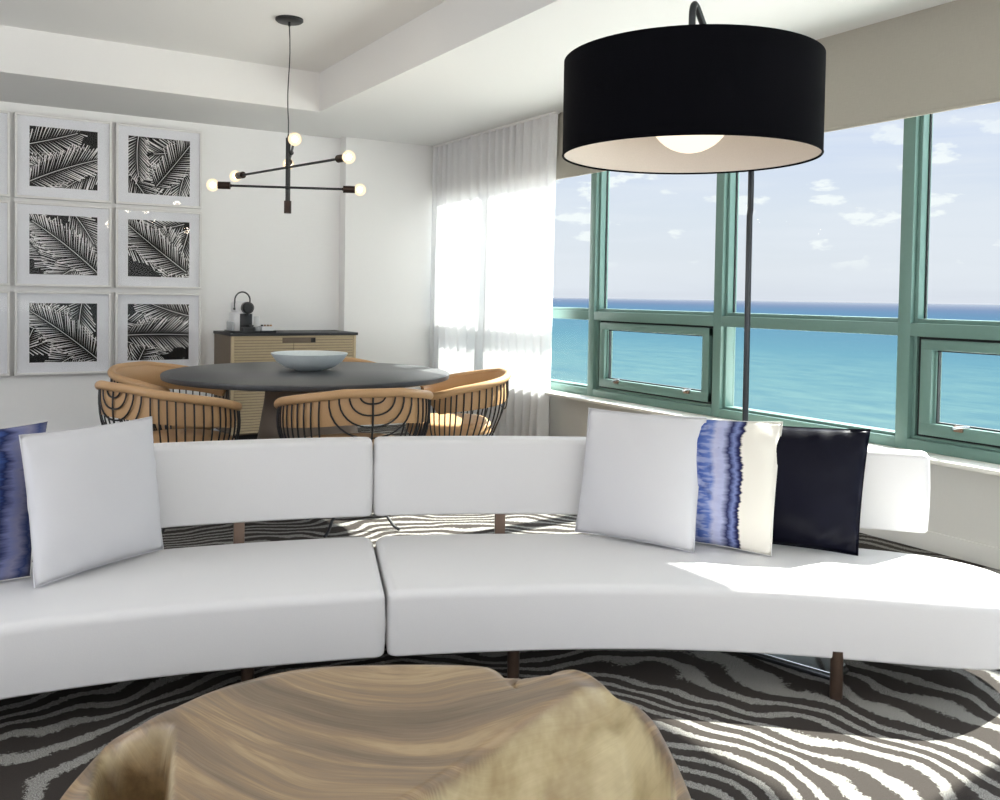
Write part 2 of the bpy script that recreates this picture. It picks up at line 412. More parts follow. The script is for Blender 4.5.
# ------------------------------------------------------------------ windows : bays between mullions
ys = [7.92, 6.945, 5.61, 4.277, 2.944, 1.50, .17, -1.16, -2.5]
def window_bay(n, yt, yb, casement):
    """bay spans from yb (near) to yt (far); the mullion stands at its far end"""
    root = bpy.data.objects.new('window_%d' % n, None); COL.objects.link(root); root.location = (XW, yt, .494)
    tag(root, 'mint green window bay %s' % ('with low awning sash' if casement else 'with fixed lower pane'), 'window', None, 'structure')
    a, b = yb, yt-.07            # clear opening
    bm = mb()
    box(bm, XW, XW+.12, yt-.07, yt, .494, 2.55, .002)          # mullion
    box(bm, XW+.03, XW+.11, b-.022, b, .55, 2.5, .002); box(bm, XW+.03, XW+.11, a, a+.022, .55, 2.5, .002)   # beads
    obj('mullion', bm, M_green, root)
    bm = mb()
    box(bm, XW, XW+.12, a, b, 1.08, 1.147, .002); box(bm, XW+.028, XW+.11, a+.022, b-.022, 1.147, 1.170, .002)
    obj('transom', bm, M_green, root)
    bm = mb(); box(bm, XW, XW+.12, a, b, .494, .55, .002); box(bm, XW+.028, XW+.11, a+.022, b-.022, .55, .566, .002)
    obj('bottom_rail', bm, M_green, root)
    bm = mb(); box(bm, XW, XW+.12, a, b, 2.44, 2.53, .002); obj('top_rail', bm, M_green, root)
    bm = mb(); box(bm, XW+.092, XW+.098, a+.022, b-.022, 1.170, 2.44); obj('pane', bm, M_glass, root, smooth=False)
    bm = mb(); 
    for (y0, y1) in ((b-.030, b-.022), (a+.022, a+.030)): box(bm, XW+.08, XW+.092, y0, y1, 1.17, 2.44)
    obj('gasket', bm, M_gap, root, smooth=False)
    if not casement:
        bm = mb(); box(bm, XW+.092, XW+.098, a+.022, b-.022, .566, 1.08); obj('pane', bm, M_glass, root, smooth=False)
        return
    s0, s1, z0, z1 = a+.052, b-.052, .578, 1.066
    bm = mb(); 
    box(bm, XW+.05, XW+.11, a+.022, s0, .566, 1.08); box(bm, XW+.05, XW+.11, s1, b-.022, .566, 1.08)
    box(bm, XW+.05, XW+.11, s0, s1, .566, z0); box(bm, XW+.05, XW+.11, s0, s1, z1, 1.08)
    obj('reveal_gap', bm, M_gap, root, smooth=False)
    sash = mb(); W_ = .062
    box(sash, XW+.016, XW+.09, s0, s1, z0, z0+W_, .003); box(sash, XW+.016, XW+.09, s0, s1, z1-W_+.01, z1, .003)
    box(sash, XW+.0165, XW+.09, s0, s0+W_, z0+.002, z1-.002, .003); box(sash, XW+.0165, XW+.09, s1-W_, s1, z0+.002, z1-.002, .003)
    for (p, q, r, s) in ((s0+W_-.002, s0+W_+.012, z0+W_, z1-W_), (s1-W_-.012, s1-W_+.002, z0+W_, z1-W_)):
        box(sash, XW+.04, XW+.085, p, q, r, s)
    so = obj('sash', sash, M_green, root)
    g = mb(); i0, i1, k0, k1 = s0+W_+.010, s1-W_-.010, z0+W_, z1-W_+.010
    for q in ((i0, i0+.008, k0, k1), (i1-.008, i1, k0, k1), (i0, i1, k0, k0+.008), (i0, i1, k1-.008, k1)): box(g, XW+.05, XW+.07, *q)
    obj('gasket', g, M_gap, so, smooth=False)
    bm = mb(); box(bm, XW+.064, XW+.07, i0, i1, k0, k1); obj('pane', bm, M_glass, so, smooth=False)
    for yy in (s1-.22, s0+.19):
        h = mb(); z = z0+W_-.004
        box(h, XW-.002, XW+.018, yy-.022, yy+.022, z-.018, z+.012, .004); cyl(h, (XW-.018, yy, z), (XW+.004, yy, z), .009, 12)
        ho = obj('latch', h, M_brass, so)
        l = mb(); tube(l, [(XW-.018, yy+.01, z), (XW-.024, yy-.03, z+.010), (XW-.022, yy-.075, z+.016)], [.007, .006, .005], 8); obj('lever', l, M_steel, ho)
M_brass = simple('worn_bronze', (.30, .20, .14, 1), .4, .5)
for i in range(8):
    window_bay(i+1, ys[i], ys[i+1], i in (0, 2, 4, 6))
# ------------------------------------------------------------------ sea
bm = mb()
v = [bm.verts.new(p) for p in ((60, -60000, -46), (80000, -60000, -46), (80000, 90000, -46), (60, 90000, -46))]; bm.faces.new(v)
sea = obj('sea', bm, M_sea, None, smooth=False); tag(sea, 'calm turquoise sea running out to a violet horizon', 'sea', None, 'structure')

m, t, out = material('bounce_sand'); M_sand = m
tc = t.new('ShaderNodeTexCoord').outputs['Object']
c = t.mix(t.noise(tc, .05, 5), (.64, .60, .54, 1), (.72, .70, .65, 1)); pbr(t, out, c, .9)
bm = mb(); box(bm, 8, 215, -900, 900, -46.6, -45.4); bounce_beach = obj('bounce_beach', bm, M_sand, None, smooth=False)  # unseen reflector, added to throw sunlight up onto the ceiling
tag(bounce_beach, 'unseen sand strip added below the building to bounce sun indoors', 'bounce_beach', None, 'structure')

# ------------------------------------------------------------------ roller blinds
def blind(y0, y1, label):
    r = thing('roller_blind', label, 'blind', (4.13, (y0+y1)/2, 2.18), 0)
    bm = mb(); box(bm, 4.128, 4.134, y0, y1, 2.195, 2.70); obj('blind_fabric', bm, M_blind, r, smooth=False)
    bm = mb(); box(bm, 4.124, 4.138, y0, y1, 2.18, 2.198, .003); obj('hem_bar', bm, M_blind, r)
blind(2.372, 7.90, 'taupe linen roller blind half lowered along the sea windows')
blind(-2.9, 2.342, 'taupe linen roller blind at the near end of the windows')

# ------------------------------------------------------------------ sheer curtain
bm = mb(); NU, NV = 240, 30; grid = []
for i in range(NU+1):
    u = i/NU; col_ = []
    for j in range(NV+1):
        vv = j/NV; z = .015+(ZC-.02)*vv
        sh = 1-vv
        y = 5.84+(2.05)*u + sh*.10*(1-u)**2*(1 if True else 0)
        ph = 2*PI*(17*u+.55*math.sin(5*u)+.25*math.sin(13*u+1))
        ph2 = ph*1.9+1.3
        amp = .021+.026*sh
        x = 4.078+amp*math.sin(ph)+.012*math.sin(ph2+sh*1.5)+.014*sh*math.sin(3*vv+9*u)
        y += .018*math.cos(ph)*sh
        col_.append(bm.verts.new((x, y, z)))
    grid.append(col_)
for i in range(NU):
    for j in range(NV): bm.faces.new((grid[i][j], grid[i+1][j], grid[i+1][j+1], grid[i][j+1]))
r = thing('curtain', 'white sheer curtain hanging to the floor in the window corner', 'curtain', (4.05, 6.85, 0))
obj('curtain_panel', bm, M_sheer, r, ang=180)
bm = mb(); box(bm, 4.055, 4.10, 5.83, 7.9, ZC-.018, ZC, .003); obj('curtain_track', bm, M_frame, r)

# ------------------------------------------------------------------ pictures (3 x 3)
def clip(poly, x0, x1, y0, y1):
    for ax, lim, sg in ((0, x0, 1), (0, x1, -1), (1, y0, 1), (1, y1, -1)):
        outp = []
        for i in range(len(poly)):
            a, b = poly[i-1], poly[i]
            da, db = sg*(a[ax]-lim), sg*(b[ax]-lim)
            if (da >= 0) != (db >= 0):
                f = da/(da-db); outp.append((a[0]+(b[0]-a[0])*f, a[1]+(b[1]-a[1])*f))
            if db >= 0: outp.append(b)
        poly = outp
        if len(poly) < 3: return []
    return poly
def frond_art(bm, cx, cz, yf, w_, h_, seed):
    rnd = random.Random(seed); x0, x1, z0, z1 = cx-w_/2, cx+w_/2, cz-h_/2, cz+h_/2
    lay = [0]
    def put(poly, mi):
        p = clip(poly, x0, x1, z0, z1)
        if len(p) >= 3:
            y = yf-.0005-lay[0]*.00004
            f = bm.faces.new([bm.verts.new((a, y, b)) for a, b in p]); f.material_index = mi
    def frond(px, pz, ang, L, leaf, spread, bend):
        n = int(L/.021)
        pts = []
        for k in range(n+1):
            s = k/n; a = ang+bend*s
            if k == 0: q = (px, pz)
            else: q = (pts[-1][0]+math.cos(a)*L/n, pts[-1][1]+math.sin(a)*L/n)
            pts.append((q[0], q[1], a))
        lay[0] += 1
        for k, (x, z, a) in enumerate(pts):          # dark leaflet bodies
            s = k/n; ln = leaf*(.55+.9*math.sin(PI*min(1, s*.9+.12)))*.8
            for sd in (-1, 1):
                d = a+sd*(spread-.45*s)
                ex, ez = x+math.cos(d)*ln, z+math.sin(d)*ln
                nx, nz = -math.sin(d)*.012, math.cos(d)*.012
                mx_, mz_ = x+math.cos(d)*ln*.45, z+math.sin(d)*ln*.45
                put([(x-nx, z-nz), (mx_-nx, mz_-nz), (ex, ez), (mx_+nx, mz_+nz), (x+nx, z+nz)], 1)
        lay[0] += 1
        for k, (x, z, a) in enumerate(pts):          # light gaps
            s = k/n; ln = leaf*(.55+.9*math.sin(PI*min(1, s*.9+.12)))*.8
            for sd in (-1, 1):
                d = a+sd*(spread-.45*s)+rnd.uniform(-.05, .05)
                l2 = ln*rnd.uniform(.8, 1.08); wd = rnd.uniform(.0018, .0052)
                ex, ez = x+math.cos(d)*l2, z+math.sin(d)*l2
                nx, nz = -math.sin(d)*wd, math.cos(d)*wd
                put([(x+math.cos(d)*.01, z+math.sin(d)*.01), (x+math.cos(d)*l2*.5-nx*.7, z+math.sin(d)*l2*.5-nz*.7), (ex-nx, ez-nz), (ex+nx, ez+nz), (x+math.cos(d)*l2*.5+nx*.7, z+math.sin(d)*l2*.5+nz*.7)], 0)
        lay[0] += 1
        for (x, z, a), (x2, z2, a2) in zip(pts, pts[1:]):
            nx, nz = -math.sin(a)*.0022, math.cos(a)*.0022
            put([(x-nx, z-nz), (x2-nx, z2-nz), (x2+nx, z2+nz), (x+nx, z+nz)], 0)
    # background fronds then one large one
    for k in range(6):
        a = rnd.uniform(0, 2*PI)
        frond(cx+math.cos(a)*w_*.62, cz+math.sin(a)*h_*.62, a+PI+rnd.uniform(-.9, .9), rnd.uniform(.3, .5), rnd.uniform(.12, .18), rnd.uniform(.8, 1.1), rnd.uniform(-.4, .4))
    st, an = [((-.5, -.42), .5), ((-.05, -.35), .9), ((.5, -.45), 2.35), ((.45, -.4), 2.5), ((.5, -.45), 2.4), ((-.5, -.05), .05)][seed % 6]
    frond(cx+st[0]*w_, cz+st[1]*h_, an, .62, .17, 1.0, rnd.uniform(-.25, .25))
cols = (-.258, .474, 1.2065); rows = (1.962, 1.272, .570)
hts = (.660, .660, .663); wids = (.70, .70, .688)
cn_ = ('left', 'middle', 'right'); rn_ = ('top', 'centre', 'bottom')
desc = {(0, 0): 'frond rising to the right with fan behind', (0, 1): 'one broad frond rising to the upper right', (0, 2): 'two crossing fronds above a dense leaf base',
        (1, 0): 'leaves leaning left', (1, 1): 'frond slanting down to the right', (1, 2): 'frond slanting down over pale leaf tips',
        (2, 0): 'dense leaves', (2, 1): 'long frond running down to the lower right', (2, 2): 'level frond low in the print'}
fseed = {(0, 1): 6, (0, 2): 7, (1, 1): 8, (1, 2): 9, (2, 1): 10, (2, 2): 11, (0, 0): 12, (1, 0): 14, (2, 0): 15}
for ri in range(3):
    for ci in range(3):
        x0 = cols[ci]; x1 = x0+wids[ci]; z0 = rows[ri]; z1 = z0+hts[ri]; yf = 8.0
        lab = 'white framed black and white palm leaf print, %s row %s column of the nine' % (rn_[ri], cn_[ci])
        r = thing('framed_print', lab, 'picture', ((x0+x1)/2, YB, z0), 0, 'palm leaf prints on the back wall')
        bm = mb(); fwid = .018
        box(bm, x0, x1, yf, YB-.001, z1-fwid, z1, .002); box(bm, x0, x1, yf, YB-.001, z0, z0+fwid, .002)
        box(bm, x0, x0+fwid, yf+.0005, YB-.001, z0+.003, z1-.003, .002); box(bm, x1-fwid, x1, yf+.0005, YB-.001, z0+.003, z1-.003, .002)
        obj('frame', bm, M_frame, r)
        bm = mb(); box(bm, x0+fwid-.001, x1-fwid+.001, yf+.024, yf+.028, z0+fwid-.001, z1-fwid+.001); obj('mount_board', bm, M_mat, r, smooth=False)
        cx, cz = (x0+x1)/2, (z0+z1)/2+.002
        bm = mb(); f = bm.faces.new([bm.verts.new(p) for p in ((cx-.246, yf+.0235, cz-.236), (cx+.246, yf+.0235, cz-.236), (cx+.246, yf+.0235, cz+.236), (cx-.246, yf+.0235, cz+.236))]); f.material_index = 1
        frond_art(bm, cx, cz, yf+.0235, .492, .472, fseed[(ri, ci)])
        o = obj('palm_print', bm, [M_paper, M_ink], r, smooth=False)
        bm = mb(); box(bm, x0+fwid-.001, x1-fwid+.001, yf+.012, yf+.014, z0+fwid-.001, z1-fwid+.001); obj('glazing', bm, M_pglass, r, smooth=False)

# ------------------------------------------------------------------ sideboard
sx0, sx1, sy0, sy1 = 2.015, 3.12, 7.50, 8.055
r = thing('sideboard', 'pale ribbed oak sideboard with thin black top against the back wall', 'sideboard', ((sx0+sx1)/2, 7.78, 0))
bm = mb(); box(bm, sx0+.004, sx1-.004, sy0+.022, sy1, .06, .888, .003); obj('carcass', bm, M_oakside, r)
bm = mb(); box(bm, sx0+.05, sx1-.05, sy0+.06, sy1-.04, 0, .062); obj('plinth', bm, M_dark, r)
bm = mb(); box(bm, sx0-.004, sx1+.012, sy0-.008, sy1, .888, .912, .002); obj('top_slab', bm, M_edge, r)
bm = mb()
box(bm, sx0+.004, sx0+.03, sy0, sy0+.03, .06, .888, .002); box(bm, sx1-.03, sx1-.004, sy0, sy0+.03, .06, .888, .002)
box(bm, sx0+.03, sx1-.03, sy0, sy0+.03, .872, .888, .002)
obj('face_frame', bm, M_oak, r)
xm = (sx0+sx1)/2-.02
for (a, b, nm) in ((sx0+.032, xm-.002, 'left'), (xm+.002, sx1-.032, 'right')):
    bm = mb(); z = .085
    box(bm, a, b, sy0+.012, sy0+.024, .07, .87)
    for f in bm.faces: f.material_index = 1
    while z < .868:
        e0, e1 = a, b
        if z > .82:      # finger pull cut out of the top slats
            if nm == 'left': e1 = 2.45
            else: e0 = 2.745
        if e1-e0 > .02: box(bm, e0, e1, sy0+.002, sy0+.012, z-.0093, z+.0093, .001, 1)
        z += .0235
    obj('door', bm, [M_oak, M_groove_shade], r)
bm = mb(); box(bm, 2.452, 2.743, sy0+.0105, sy0+.0118, .826, .868); box(bm, 2.452, 2.70, sy0+.004, sy0+.0104, .832, .862, .001); p = obj('finger_pull', bm, M_oakside, r)
bm = mb(); box(bm, 2.703, 2.742, sy0+.002, sy0+.0103, .830, .866); obj('pull_recess', bm, M_dark, p)

# ------------------------------------------------------------------ coffee corner on the sideboard
zt = .912
bm = mb(); box(bm, 2.04, 2.405, 7.53, 7.80, zt, zt+.008, .002); box(bm, 2.04, 2.405, 7.53, 7.538, zt, zt+.018, .001); box(bm, 2.04, 2.048, 7.53, 7.80, zt, zt+.018, .001); box(bm, 2.397, 2.405, 7.53, 7.80, zt, zt+.018, .001); box(bm, 2.04, 2.405, 7.792, 7.80, zt, zt+.018, .001)
tr_ = obj('serving_tray', bm, M_bplast, None, (2.225, 7.66, zt)); tag(tr_, 'black serving tray under the coffee machine on the sideboard', 'tray')
z0 = zt+.009
r = thing('coffee_machine', 'small white and black capsule coffee machine with a hoop handle', 'coffee machine', (2.155, 7.66, z0))
bm = mb(); box(bm, 2.07, 2.24, 7.62, 7.785, z0, z0+.160, .014, 3); box(bm, 2.085, 2.19, 7.63, 7.78, z0+.150, z0+.255, .022, 3); obj('body', bm, M_white, r)
bm = mb(); box(bm, 2.12, 2.223, 7.610, 7.622, z0+.006, z0+.150, .005); obj('front_panel', bm, M_bplast, r)
bm = mb(); cyl(bm, (2.18, 7.585, z0+.200), (2.18, 7.66, z0+.200), .050, 32); cyl(bm, (2.18, 7.572, z0+.200), (2.18, 7.586, z0+.200), .036, 28, .048); obj('brew_head', bm, M_bplast, r)
bm = mb(); tube(bm, [(2.15+.064*math.cos(a), 7.65, z0+.262+.070*math.sin(a)) for a in [PI*k/16 for k in range(17)]]+[(2.085, 7.65, z0+.225), (2.085, 7.65, z0+.185)], .0065, 8)
tube(bm, [(2.214, 7.65, z0+.262), (2.212, 7.65, z0+.22)], .0065, 8); cyl(bm, (2.085, 7.640, z0+.19), (2.085, 7.66, z0+.19), .011, 12); obj('hoop_handle', bm, M_gun, r)
bm = mb(); box(bm, 2.125, 2.23, 7.552, 7.612, z0, z0+.040, .004); cyl(bm, (2.2, 7.575, z0+.040), (2.2, 7.575, z0+.056), .024, 18); obj('drip_tray', bm, M_bplast, r)
bm = mb(); cyl(bm, (2.18, 7.592, z0+.135), (2.18, 7.592, z0+.155), .012, 14); obj('spout', bm, M_bplast, r)
bm = mb(); box(bm, 2.053, 2.066, 7.60, 7.785, z0, z0+.082, .003); o = obj('storage_box', bm, M_greyp, None, (2.084, 7.74, z0)); tag(o, 'pale grey box on the tray left of the coffee machine', 'box')
bm = mb()
box(bm, 2.29, 2.39, 7.56, 7.66, z0, z0+.004); box(bm, 2.29, 2.39, 7.56, 7.564, z0, z0+.045, .001); box(bm, 2.29, 2.39, 7.656, 7.66, z0, z0+.045, .001); box(bm, 2.29, 2.294, 7.56, 7.66, z0, z0+.045, .001); box(bm, 2.386, 2.39, 7.56, 7.66, z0, z0+.045, .001); box(bm, 2.295, 2.385, 7.565, 7.655, z0+.004, z0+.040)
o = obj('capsule_box', bm, M_white, None, (2.34, 7.61, z0)); tag(o, 'open white capsule box on the tray right of the coffee machine', 'box')
for k, (dx, c_) in enumerate(((0, M_bplast), (.026, M_brass), (.052, M_brass), (.076, M_tan))):
    bm = mb(); cyl(bm, (2.303+dx, 7.60, z0+.040), (2.303+dx, 7.60, z0+.058), .0125, 14, .009); o = obj('coffee_capsule', bm, c_, None, (2.303+dx, 7.60, z0+.040))
    tag(o, ('first', 'second', 'third', 'fourth')[k]+' small coffee capsule from the left on the white box', 'capsule', 'coffee capsules on the white box')
bm = mb(); lathe(bm, [(.0, 0), (.024, 0), (.028, .004), (.034, .10), (.038, .125), (.035, .125), (.031, .10), (.025, .006), (.0, .006)], (2.28, 7.72, z0), 28)
o = obj('milk_jug', bm, M_white, None, (2.28, 7.72, z0)); tag(o, 'tall white jug behind the capsule box on the tray', 'jug')
bm = mb(); lathe(bm, [(.0, 0), (.018, 0), (.026, .040), (.024, .040), (.016, .003), (.0, .003)], (2.26, 7.585, z0), 24); o = obj('cup', bm, M_greyp, None, (2.26, 7.585, z0)); tag(o, 'small grey cup between the coffee machine and the capsule box', 'cup')

# ------------------------------------------------------------------ dining table and bowl
tcx, tcy = 1.95, 5.44
r = thing('dining_table', 'large round charcoal dining table on flared taupe pedestal', 'table', (tcx, tcy, 0))
bm = mb(); lathe(bm, [(0, .726), (.858, .726), (.871, .731), (.875, .746), (.873, .757), (.863, .763), (0, .763)], (tcx, tcy, 0), 96); obj('tabletop', bm, M_top, r)
bm = mb(); lathe(bm, [(0, 0), (.40, 0), (.40, .02), (.36, .14), (.31, .36), (.27, .60), (.26, .725), (0, .725)], (tcx, tcy, 0), 64); obj('pedestal', bm, M_taupe, r)
bx, by = 1.983, 5.53
bm = mb(); lathe(bm, [(0, 0.7635), (.085, 0.7635), (.092, 0.7680), (.15, 0.7830), (.205, 0.8190), (.236, 0.8630), (.240, 0.8710), (.236, 0.8740), (.230, 0.8700), (.20, 0.8270), (.14, 0.7990), (.06, 0.7850), (0, 0.7840)], (bx, by, 0), 64)
o = obj('bowl', bm, M_ceram, None, (bx, by, .7635)); tag(o, 'wide shallow pale grey bowl in the middle of the round table', 'bowl')

# ------------------------------------------------------------------ wire chairs
def rim(th):
    """rim point for angle measured from the back centre; local +y is the front"""
    a = abs(th); s = math.sin(th); c_ = math.cos(th)
    n = 2.5
    rr = (abs(s)**n+abs(c_)**n)**(-1/n)
    x = .395*rr*s; y = -.36*rr*c_
    if c_ < 0: y = -.25*rr*c_
    z = .750-.120*min(1, max(0, (a-.35)/1.9))**1.1
    return Vector((x, y, z))
THM = 2.22
def basket(th, v):
    """v = 0 at the rim, 1 at the seat ring"""
    p = rim(th); q = Vector((p.x*.80, p.y*.80+.01, .36))
    o = p.lerp(q, v); k = .035*math.sin(PI*v); d = Vector((p.x, p.y, 0)).normalized()
    return o+d*k
def build_chair():
    r = thing('dining_chair', '', 'chair')
    bm = mb(); N = 64; ths = [-THM+2*THM*i/N for i in range(N+1)]
    tube(bm, [rim(a)+Vector((0, 0, .004)) for a in ths], [.011]+[.0235]*(N-1)+[.011], 12); obj('top_rail', bm, M_tan, r, world=False)
    bm = mb(); rows_ = []
    for a in ths:                                   # padded leather band inside the wires
        e = abs(a)/THM; dep = .40 if e < .9 else .40-.26*(e-.9)/.1
        ln = []
        for k, tt in enumerate((0, .25, .5, .75, 1)):
            p = basket(a, dep*tt); d = Vector((p.x, p.y, 0)).normalized(); ln.append(p-d*.010)
        for tt in (1, .75, .5, .25, 0):
            p = basket(a, dep*tt); d = Vector((p.x, p.y, 0)).normalized(); ln.append(p-d*(.014+.030*math.sin(PI*(.12+.76*tt))))
        rows_.append([bm.verts.new(p) for p in ln])
    for A, B in zip(rows_, rows_[1:]):
        for k in range(10): bm.faces.new((A[k], A[(k+1) % 10], B[(k+1) % 10], B[k]))
    bm.faces.new(rows_[0]); bm.faces.new(rows_[-1][::-1]); obj('leather_band', bm, M_tan, r, world=False)
    # wires : nested U curves at the back, verticals on the arms
    bm = mb(); rw = .0048
    def arc_to_th(u): return u                      # u in radians along the back
    for k, w_ in enumerate((.17, .30, .425, .545)):
        dep = (.13, .28, .43, .58)[k]; pts = []
        for i in range(17):
            a = PI*i/16; ca = math.cos(a); sa = math.sin(a)
            ca = math.copysign(abs(ca)**.85, ca); sa = abs(sa)**.85
            pts.append(basket(w_*ca, dep*sa))
        tube(bm, pts, rw, 6)
    for w_ in (.66, .765, .865, .97, 1.08, 1.2, 1.33, 1.46, 1.59, 1.72, 1.85, 1.98, 2.1, 2.2):
        for s_ in (-1, 1): tube(bm, [basket(s_*w_, v/8) for v in range(9)], rw, 6)
    tube(bm, [basket(0, v/8) for v in range(9)], rw*1.15, 6)
    tube(bm, [basket(-PI+2*PI*i/64, 1) for i in range(64)], .006, 8, closed=True)
    tube(bm, [basket(-THM+2*THM*i/64, 1.0)+Vector((0, 0, .03)) for i in range(65)], .004, 6)
    obj('wire_basket', bm, M_black, r, world=False)
    bm = mb(); ol = [(.285*math.sin(2*PI*i/48)*(abs(math.sin(2*PI*i/48))**2.6+abs(math.cos(2*PI*i/48))**2.6)**(-1/2.6), .01-.27*math.cos(2*PI*i/48)*(abs(math.sin(2*PI*i/48))**2.6+abs(math.cos(2*PI*i/48))**2.6)**(-1/2.6)) for i in range(48)]
    slab(bm, ol, .366, .462, .034, 5, .012); obj('seat', bm, M_tan, r, world=False)
    bm = mb()                                       # stem and curved wire feet
    cyl(bm, (0, 0, .18), (0, 0, .355), .018, 16); cyl(bm, (0, 0, .335), (0, 0, .365), .09, 20)
    obj('stem', bm, M_black, r, world=False)
    for k in range(4):
        a = PI/4+k*PI/2; bm = mb(); dx, dy = math.cos(a), math.sin(a)
        pts = [(dx*q, dy*q, z) for q, z in ((.005, .21), (.06, .19), (.14, .135), (.21, .07), (.25, .022), (.275, .010), (.285, .008))]
        tube(bm, pts, .008, 8); obj('leg', bm, M_black, r, world=False)
    return r
proto = build_chair()
chairs = [  # x, y, direction faced, label
 (1.885, 4.56, 83, 'tan leather wire chair with its back to the sofa, in front of the table'),
 (1.085, 5.11, 19, 'tan leather wire chair at the left near side of the round table'),
 (1.30, 6.10, -45, 'tan leather wire chair at the far left of the table, beneath the prints'),
 (2.78, 5.12, 158, 'tan leather wire chair beside the sheer curtain, right of the table'),
 (2.33, 6.07, -112, 'tan leather wire chair hidden behind the table in front of the sideboard')]
for i, (x, y, a, lb) in enumerate(chairs):
    o = proto if i == 0 else copy_tree(proto)
    o.location = (x, y, 0); o.rotation_euler = (0, 0, R_(a-90)); tag(o, lb, 'chair', 'tan wire chairs around the round table')

# ------------------------------------------------------------------ pendant lamp
px_, py_ = 1.898, 5.732
r = thing('pendant_lamp', 'black rod chandelier with globe bulbs hanging above the dining table', 'chandelier', (px_, py_, ZT))
bm = mb(); lathe(bm, [(0, ZT), (.088, ZT), (.088, ZT-.012), (.078, ZT-.02), (0, ZT-.02)], (px_, py_, 0), 40); cyl(bm, (px_, py_, ZT-.045), (px_, py_, ZT-.02), .008, 12); obj('canopy', bm, M_black, r)
bm = mb(); tube(bm, [(px_+.006*math.sin(k*.9)*(1 if 0 < k < 8 else 0), py_, ZT-.04-k*(ZT-.04-2.26)/8) for k in range(9)], .0035, 8); obj('cord', bm, M_black, r)
bm = mb(); cyl(bm, (px_, py_, 1.84), (px_, py_, 2.25), .0155, 14); cyl(bm, (px_, py_, 2.245), (px_, py_, 2.275), .009, 12, .004); obj('stem', bm, M_black, r)
bm = mb(); cyl(bm, (px_, py_, 1.765), (px_, py_, 1.845), .0235, 16); obj('stem_cap', bm, M_socket, r)
Rv = Vector((.852, -.524, 0)); Fv = Vector((.524, .852, 0)); c0 = Vector((px_, py_, 0))
for (lat, dep, z, off, L) in ((.26, -.96, 2.155, .02, .50), (.70, -.71, 2.058, -.018, .64), (.62, .09, 1.93, -.018, .425)):
    d = (Rv*lat+Fv*dep).normalized(); side = Rv*off if abs(lat) < .3 else (-Fv)*abs(off)
    b = c0+side+Vector((0, 0, z))
    bm = mb(); cyl(bm, b-d*(L-.06), b+d*(L-.06), .0078, 10); sphere(bm, b, .016, seg=14); arm = obj('arm', bm, M_black, r)
    for sg in (1, -1):
        e = b+d*sg*(L-.07)
        bm = mb(); cyl(bm, e, e+d*sg*.078, .0235, 18); cyl(bm, e-d*sg*.008, e, .010, 12); sk = obj('socket', bm, M_socket, arm)
        bm = mb(); cc = e+d*sg*.108
        sphere(bm, cc, .040, seg=20); bu = obj('bulb', bm, M_bulb, sk)
        pl_ = bpy.data.lights.new('bulb_light', 'POINT'); plo = bpy.data.objects.new('bulb_light', pl_); COL.objects.link(plo); plo.location = cc; pl_.energy = 4.6; pl_.shadow_soft_size = .035; pl_.color = (1, .94, .86)
        bm = mb(); sphere(bm, cc, .018, seg=12); obj('filament', bm, M_fil, bu)

# ------------------------------------------------------------------ sofa (curved, two seats, floating back)
SC = Vector((.035, -.556))
def pol(rad, deg): return (SC.x+rad*math.cos(R_(deg)), SC.y+rad*math.sin(R_(deg)))
def spline(pts, n):
    outp = []
    P = [pts[0]]+list(pts)+[pts[-1]]
    for i in range(1, len(P)-2):
        for k in range(n):
            u = k/n
            outp.append(tuple(.5*((2*P[i][j])+(-P[i-1][j]+P[i+1][j])*u+(2*P[i-1][j]-5*P[i][j]+4*P[i+1][j]-P[i+2][j])*u*u+(-P[i-1][j]+3*P[i][j]-3*P[i+1][j]+P[i+2][j])*u**3) for j in (0, 1)))
    outp.append(tuple(pts[-1])); return outp
r = thing('sofa', 'long curved white leather sofa with low floating back on bronze legs', 'sofa', (*pol(3.7, 69.9), 0))
SEAM = 69.9
endp = [(3.985, 46), (3.985, 43.5), (3.975, 41.2), (3.93, 38.7), (3.84, 36.9), (3.72, 36.0), (3.60, 35.9), (3.50, 36.5), (3.43, 37.8), (3.395, 39.8), (3.372, 43), (3.362, 46)]
front = [(3.362, 46), (3.345, 52), (3.325, 58), (3.305, 64), (3.300, SEAM-.35)]
def half(mirror):
    f = (lambda d: 2*SEAM-d) if mirror else (lambda d: d)
    pts = []
    k = .07; dg = math.degrees
    def corner(rad, sgn, cr):           # rounded seam corner, sgn +1 at the back
        o_ = []
        for q in range(7):
            a = PI/2*q/6
            o_.append((rad-sgn*cr*(1-math.sin(a)), SEAM-k-dg(cr*(1-math.cos(a))/rad)))
        return o_
    pts += corner(3.985, 1, .05)
    for q in range(1, 14): pts.append((3.985, SEAM-1.2+(46-SEAM+1.2)*q/14))
    pts += spline(endp, 4)
    pts += spline(front[:-1]+[(3.300, SEAM-1.2)], 5)[1:]
    pts += corner(3.300, -1, .034)[::-1]
    for q in range(1, 8): pts.append((3.334+(3.935-3.334)*q/8, SEAM-k))
    return [pol(a, f(b)) for a, b in pts]
for mir in (False, True):
    bm = mb(); slab(bm, half(mir), .124, .330, .030, 6, 0, .004, .010)
    bmesh.ops.triangulate(bm, faces=[f for f in bm.faces if len(f.verts) > 4]); obj('seat', bm, M_sofa, r, ang=60)
